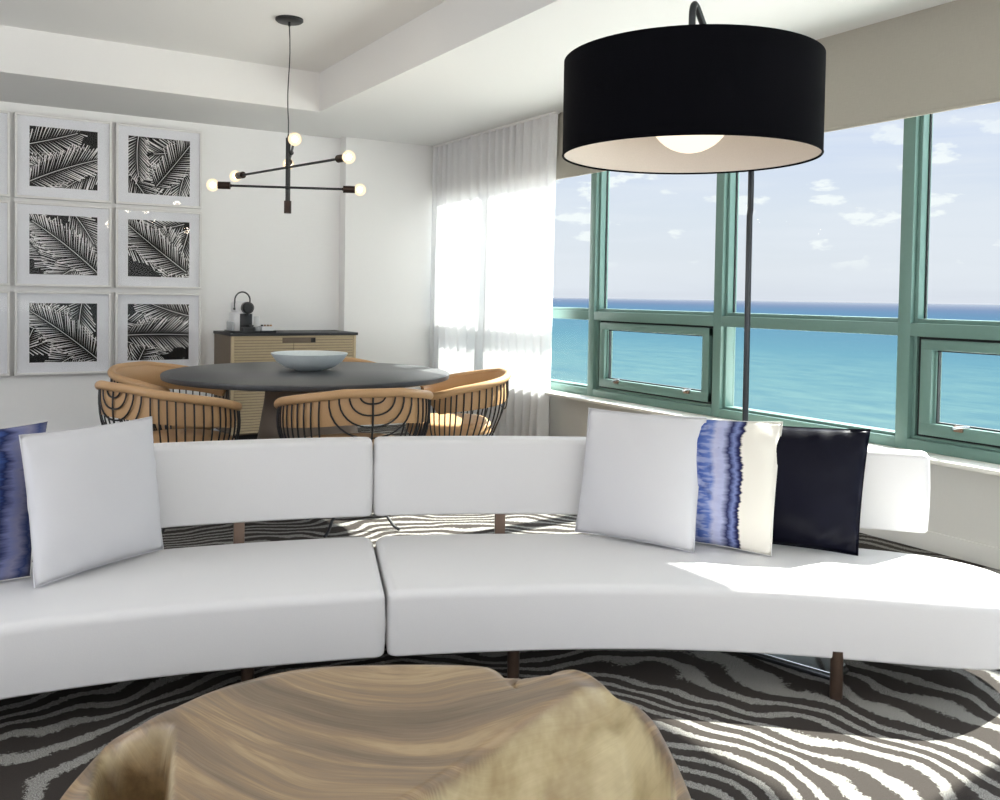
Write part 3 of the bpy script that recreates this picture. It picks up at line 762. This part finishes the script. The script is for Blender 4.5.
def backo(a0, a1):
    ri, ro = 4.02, 4.135; n = 40; pts = []
    e = .36
    pts += [(ri+.025, a0), (ri+.007, a0+e*.35)]
    for q in range(n+1): pts.append((ri, a0+e+(a1-a0-2*e)*q/n))
    pts += [(ri+.008, a1-e*.35), (ri+.03, a1), (ro-.03, a1), (ro-.008, a1-e*.35)]
    for q in range(n+1): pts.append((ro, a1-e-(a1-a0-2*e)*q/n))
    pts += [(ro-.008, a0+e*.35), (ro-.03, a0)]
    return [pol(*p) for p in pts]
for a0, a1 in ((39.75, SEAM-.05), (SEAM+.05, 2*SEAM-39.75)):
    bm = mb(); slab(bm, backo(a0, a1), .390, .687, .020, 6, 0, .005, .010)
    bmesh.ops.triangulate(bm, faces=[f for f in bm.faces if len(f.verts) > 4]); obj('backrest', bm, M_sofa, r, ang=60)
for a in (45.4, 62.8, 77.0, 94.4):
    x, y = pol(3.40 if a > 50 else 3.375, a)
    bm = mb(); cyl(bm, (x, y, 0), (x, y, .15), .020, 24); obj('front_leg', bm, M_leg, r)
    bm = mb(); x, y = pol(4.045, a); ca, sa = math.cos(R_(a)), math.sin(R_(a))
    for (z0, z1) in ((0, .46),):
        b2 = bmesh.new(); box(b2, -.018, .018, -.02, .02, z0, z1, .004)
        for v in b2.verts:
            q = v.co.copy(); v.co = Vector((x+q.x*ca-q.y*sa, y+q.x*sa+q.y*ca, q.z))
        me = bpy.data.meshes.new('t'); b2.to_mesh(me); b2.free(); bm.from_mesh(me); bpy.data.meshes.remove(me)
    obj('back_post', bm, M_post, r)
    bm = mb(); p1 = pol(3.42, a); p2 = pol(4.03, a); tube(bm, [(*p1, .128), (*p2, .128)], .012, 8); obj('seat_rail', bm, M_leg, r)

# ------------------------------------------------------------------ pillows
def pillow(name, bl, br, tl, tr, T, mat, label, seed, sag=.03, flip=1, grp=None, crumple=.004):
    bl, br, tl, tr = map(Vector, (bl, br, tl, tr)); n = 30; rnd = random.Random(seed)
    nrm = (br-bl).cross(tl-bl).normalized()*flip
    ph = [rnd.uniform(0, 6.28) for _ in range(8)]
    bm = mb(); uvl = bm.loops.layers.uv.new('UVMap'); G = {}; UV = {}
    for side in (1, -1):
        for i in range(n+1):
            for j in range(n+1):
                if side == -1 and (i in (0, n) or j in (0, n)): G[(side, i, j)] = G[(1, i, j)]; continue
                u, v = i/n, j/n; a, b = 2*u-1, 2*v-1
                u2 = .5+.5*a*(1-sag*(1-abs(b)**2.2)*abs(a)**3); v2 = .5+.5*b*(1-sag*(1-abs(a)**2.2)*abs(b)**3)
                p = bl.lerp(br, u2).lerp(tl.lerp(tr, u2), v2)
                th = T*((1-abs(a)**2.2)*(1-abs(b)**2.2))**.62
                wr = crumple*(math.sin(9*a+4*b+ph[0])*.5+math.sin(5*a-11*b+ph[1])*.5+.6*math.sin(21*a*b+ph[2]))*(abs(a)**2+abs(b)**2)*.6
                p = p+nrm*side*(th+wr*(1 if th > .004 else 0))
                vt = bm.verts.new(p); G[(side, i, j)] = vt; UV[vt] = (u, v)
    for side in (1, -1):
        for i in range(n):
            for j in range(n):
                f = [G[(side, i, j)], G[(side, i+1, j)], G[(side, i+1, j+1)], G[(side, i, j+1)]]
                if side == -1: f = f[::-1]
                fc = bm.faces.new(f)
                for lp in fc.loops: lp[uvl].uv = UV[lp.vert]
    base_ = (bl+br)/2
    r = thing(name, label, 'pillow', base_, 0, grp)
    edge_ = [G[(1, i, 0)].co.copy() for i in range(n)]+[G[(1, n, j)].co.copy() for j in range(n)]+[G[(1, n-i, n)].co.copy() for i in range(n)]+[G[(1, 0, n-j)].co.copy() for j in range(n)]
    obj('cover', bm, mat, r, ang=180)
    bm = mb(); tube(bm, edge_, .0018, 6, closed=True); obj('seam', bm, mat if mat is not M_tieR and mat is not M_tieL else M_seam, r)
    return r
zb = .335
pillow('throw_pillow', (2.105, 2.84, zb), (2.315, 2.40, zb), (2.15, 2.825, .82), (2.50, 2.54, .797), .085, M_cotton, 'large plain white pillow on the right half of the sofa', 1)
pillow('throw_pillow', (2.335, 2.63, zb), (2.530, 2.232, zb), (2.35, 2.69, .80), (2.72, 2.36, .79), .070, M_tieR, 'white pillow with indigo tie dye stripes leaning beside the navy pillow', 2)
pillow('throw_pillow', (2.56, 2.46, zb), (2.815, 2.085, zb), (2.60, 2.50, .78), (2.955, 2.15, .775), .070, M_navy, 'dark navy satin pillow leaning at the right end of the sofa', 3, crumple=.007)
pillow('throw_pillow', (.237, 3.085, zb), (.665, 3.34, zb), (.205, 3.24, .785), (.632, 3.385, .803), .090, M_cotton, 'plain white pillow on the left half of the sofa', 4)
pillow('throw_pillow', (-.22, 3.08, zb), (.235, 3.215, zb), (-.22, 3.30, .775), (.305, 3.434, .80), .055, M_tieL, 'blotchy blue tie dye pillow behind the left white pillow', 5)

# ------------------------------------------------------------------ arc floor lamp
lx, ly = 2.245, 2.395; lz0, lz1 = 1.755, 2.085; LR = .447
pxx, pyy = 2.86, 2.68
r = thing('floor_lamp', 'tall arc floor lamp with wide black drum shade behind the sofa', 'lamp', (pxx, pyy, 0))
bm = mb()
def quad(pts, z0, z1):
    slab(bm, pts, z0, z1, .004, 2)
quad([(2.37, 2.36), (2.50, 1.93), (2.60, 1.96), (3.02, 2.72), (2.86, 2.86), (2.70, 2.84)], 0.001, .026); obj('base_plate', bm, M_steel, r)
bm = mb(); slab(bm, [(2.364, 2.363), (2.497, 1.922), (2.605, 1.952), (3.03, 2.72), (2.862, 2.87), (2.695, 2.85)], 0.0005, .012, .002, 1); obj('base_edge', bm, M_bplast, r)
bm = mb()
top = Vector((lx, ly, lz1)); pts = [(pxx, pyy, .02), (pxx, pyy, .6), (pxx-.002, pyy, 1.2), (pxx-.006, pyy-.002, 1.6)]
dv = Vector((lx-pxx, ly-pyy, 0))
ctl = [(0, 1.6), (0, 1.74), (.012, 1.85), (.07, 1.95), (.19, 2.045), (.38, 2.12), (.60, 2.175), (.80, 2.225), (.90, 2.268), (.945, 2.288), (.975, 2.290), (.993, 2.274), (1.0, 2.245), (1.0, 2.16), (1.0, lz1-.03)]
for s_, z_ in spline(ctl, 4)[1:]: pts.append((pxx+dv.x*s_, pyy+dv.y*s_, z_))
tube(bm, pts, .0125, 14); obj('arc_pole', bm, M_gun, r)
bm = mb(); cyl(bm, (pxx, pyy, .024), (pxx, pyy, .07), .024, 20); obj('pole_socket', bm, M_gun, r)
bm = mb(); lathe(bm, [(LR, lz0), (LR, lz1), (LR-.004, lz1), (LR-.004, lz0)], (lx, ly, 0), 128, close=True); sh = obj('drum_shade', bm, M_shade, r, ang=50)
bm = mb(); lathe(bm, [(LR-.0045, lz0+.003), (LR-.0045, lz1-.003), (LR-.007, lz1-.003), (LR-.007, lz0+.003)], (lx, ly, 0), 128, close=True); obj('lining', bm, M_lining, sh, ang=50)
bm = mb(); lathe(bm, [(0, lz1-.012), (LR-.006, lz1-.012), (LR-.006, lz1-.008), (0, lz1-.008)], (lx, ly, 0), 64); obj('top_diffuser', bm, M_lining, sh)
bm = mb(); tube(bm, [(lx+(LR-.002)*math.cos(2*PI*k/96), ly+(LR-.002)*math.sin(2*PI*k/96), lz0) for k in range(96)], .004, 6, closed=True); obj('rim_trim', bm, M_shade, sh)
bm = mb(); sphere(bm, (lx, ly, 1.915), .148, seg=40); obj('globe_bulb', bm, M_globe, r)
bm = mb(); cyl(bm, (lx, ly, 2.05), (lx, ly, lz1-.01), .03, 18); obj('bulb_socket', bm, M_bplast, r)

# ------------------------------------------------------------------ carved wood coffee table
m, t, out = material('polished_driftwood'); M_wood = m
tc = t.new('ShaderNodeTexCoord').outputs['Object']
s2 = t.new('ShaderNodeSeparateXYZ'); tcr = t.mapping(tc, rot=(0, 0, R_(31.6)))
wv = t.noise(tc, 1.7, 2, .5, 0, out=1)
wc = t.new('ShaderNodeVectorMath', operation='MULTIPLY_ADD', ins={0: wv, 1: (.12, .20, .1), 2: tcr}).outputs[0]
sw = t.new('ShaderNodeSeparateXYZ'); t.l.new(wc, sw.inputs[0])
bow = t.math('MULTIPLY', t.math('POWER', t.math('SUBTRACT', sw.outputs[0], .06), 2.0), -1.1)
gr = t.math('ADD', t.math('ADD', sw.outputs[1], bow), t.math('MULTIPLY', sw.outputs[2], .7))
cmb = t.new('ShaderNodeCombineXYZ', ins={0: t.math('MULTIPLY', sw.outputs[0], .6), 1: t.math('MULTIPLY', gr, 6.5), 2: 0.0}).outputs[0]
g1 = t.noise(cmb, 1.5, 6, .68, .6)
cmb2 = t.new('ShaderNodeCombineXYZ', ins={0: t.math('MULTIPLY', sw.outputs[0], 2.0), 1: t.math('MULTIPLY', gr, 85), 2: 0.0}).outputs[0]
g2 = t.noise(cmb2, 1.5, 4, .6, .2)
c = t.ramp(g1, [(.25, lin(66, 55, 46)), (.38, lin(98, 82, 68)), (.47, lin(124, 106, 88)), (.54, lin(150, 124, 94)), (.60, lin(186, 162, 124)), (.66, lin(140, 120, 98)), (.8, lin(104, 98, 92))])
c = t.mix(t.math('MULTIPLY', g2, .55), c, lin(176, 160, 138), 'MULTIPLY')
c = t.mix(.30, c, t.mix(g2, lin(74, 58, 44), lin(186, 166, 136)))
va = t.new('ShaderNodeVertexColor', layer_name='sap').outputs[0]
sp = t.new('ShaderNodeSeparateColor'); t.l.new(va, sp.inputs[0])
patch = t.noise(tc, 6, 4, .6)
pale = t.mix(t.ramp(patch, [(.35, (0, 0, 0)), (.65, (1, 1, 1))]), lin(214, 202, 164), lin(160, 142, 106))
pale = t.mix(t.math('MULTIPLY', g2, .3), pale, lin(120, 98, 70))
c = t.mix(sp.outputs[0], c, pale)
barkc = t.mix(t.noise(tc, 30, 4, .7), lin(66, 50, 34), lin(150, 122, 82))
c = t.mix(sp.outputs[1], c, barkc)
crk = t.ramp(sp.outputs[2], [(.3, (0, 0, 0)), (.8, (1, 1, 1))])
c = t.mix(crk, c, (.01, .007, .005, 1))
pbr(t, out, c, .42, 0, t.bump(t.math('ADD', g2, patch), .12, .006), .45)

TC = Vector((.690, 1.450))          # long axis roughly parallel to the sofa
ax = Vector((.852, -.524)); ay = Vector((.524, .852))
def sm(a, b, x):
    x = max(0, min(1, (x-a)/(b-a))); return x*x*(3-2*x)
def dang(a, b):
    return (a-b+PI) % (2*PI)-PI
def plan_r(ph):
    """rim radius in table coordinates (p along the length, q away from the viewer)"""
    c_, s_ = math.cos(ph), math.sin(ph); n = 2.8
    rr = (abs(c_/(.515 if c_ > 0 else .605))**n+abs(s_/.415)**n)**(-1/n)
    rr *= 1-.10*math.exp(-(dang(ph, .985)/.10)**2)     # notch at the back right
    rr *= 1-.13*math.exp(-(dang(ph, 2.55)/.33)**2)       # back left falls away
    rr *= 1-.07*math.exp(-(dang(ph, 4.9)/.30)**2)
    return rr*(1+.010*math.sin(5*ph+.6))
def scoop(p, q):
    """hollow cut into the near right side of the top"""
    pl = .09+(.34-.09)*(q+.07)/.32; pr = .50-.04*(q+.1)/.3
    return sm(.30, .20, q)*sm(0, .075, p-pl)*sm(0, .05, pr-p)
def hollow(p, q):
    """rough cavity at the near left end"""
    c_ = -.495+.34*(.08-q)
    return sm(.075, .03, q)*math.exp(-abs((p-c_)/.056)**6)
def top_z(p, q):
    z = .455-.022*math.exp(-((p+.05)/.24)**2-((q)/.28)**2)      # shallow dished middle
    z -= .045*sm(.30, .56, -p)**2
    z -= .040*math.exp(-((p-.235)/.045)**2-((q-.375)/.06)**2)
    z += .026*math.exp(-((p-.37)/.07)**2-((q-.34)/.06)**2)
    z -= (.05+.20*sm(.24, -.12, q))*scoop(p, q)+.24*hollow(p, q)
    z += .012*math.exp(-(((p+.495)/.10)**2+((q-.10)/.05)**2))
    return z
bm = mb(); cl = bm.loops.layers.color.new('sap'); NP = 420; NR = 90; colr = {}; rings = []
def put(p, q, z, sap, bark, crack):
    w3 = TC+ax*p+ay*q; v = bm.verts.new((w3.x, w3.y, z)); colr[v] = (sap, bark, crack, 1); return v
for j in range(1, NR+1):
    ring = []
    for i in range(NP):
        ph = 2*PI*i/NP; rr = plan_r(ph)*j/NR*.94; p, q = rr*math.cos(ph), rr*math.sin(ph)
        e = j/NR; z = top_z(p, q)-.022*sm(.82, 1.0, e)**1.5
        u = (q-.20)/.20; cxk = .205+.045*u+.008*math.sin(16*u)
        ck = max(0, 1-abs(p-cxk)/(.004+.004*u))*sm(.1, .3, u) if 0 < u < 1.2 else 0
        z -= .02*ck
        sc_ = scoop(p, q)
        z += .007*sc_*(math.sin(30*p+9*q)+.6*math.sin(47*q-11*p))
        ho = hollow(p, q); ring.append(put(p, q, z, max(sm(.03, .14, sc_), .8*sm(.0, .03, ho)), max(sm(.05, .25, ho), .55*math.exp(-((sc_-.12)/.10)**2)), ck))
    rings.append(ring)
ctr = put(0, 0, top_z(0, 0), 0, 0, 0)
NS = 30
for k in range(1, NS+1):
    v_ = k/NS; ring = []
    for i in range(NP):
        ph = 2*PI*i/NP; c_, s_ = math.cos(ph), math.sin(ph); r0 = plan_r(ph)
        p0, q0 = r0*.94*c_, r0*.94*s_; zt_ = top_z(p0, q0)-.022
        bul = .94+.13*math.sin(min(1, v_*2.2)*PI/2)-.16*sm(.45, 1, v_)
        frontness = max(0, -s_)
        hol = .04*math.exp(-(dang(ph, 5.0)/.28)**2)*math.sin(PI*min(1, v_*1.15))
        folds = .018*math.sin(9*ph+2*v_)+.012*math.sin(17*ph-3*v_)
        rr = r0*(bul-hol+folds*sm(.1, .6, v_)*(.3+frontness))
        z = zt_*(1-v_)
        sap = sm(.02, .15, v_)*min(1, frontness*1.6)*(.35 if math.cos(ph) < -.2 else 1)
        bark = 0
        ring.append(put(rr*c_, rr*s_, max(0, z), sap, bark, 0))
    rings.append(ring)
for i in range(NP): bm.faces.new((ctr, rings[0][i], rings[0][(i+1) % NP]))
for A, B in zip(rings, rings[1:]):
    for i in range(NP): bm.faces.new((A[i], B[i], B[(i+1) % NP], A[(i+1) % NP]))
bm.faces.new(rings[-1])
for f in bm.faces:
    for lp in f.loops: lp[cl] = colr[lp.vert]
o = obj('coffee_table', bm, M_wood, None, (TC.x, TC.y, 0), ang=180)
tag(o, 'large carved tree trunk coffee table with streaked polished top in front of the sofa', 'coffee table')
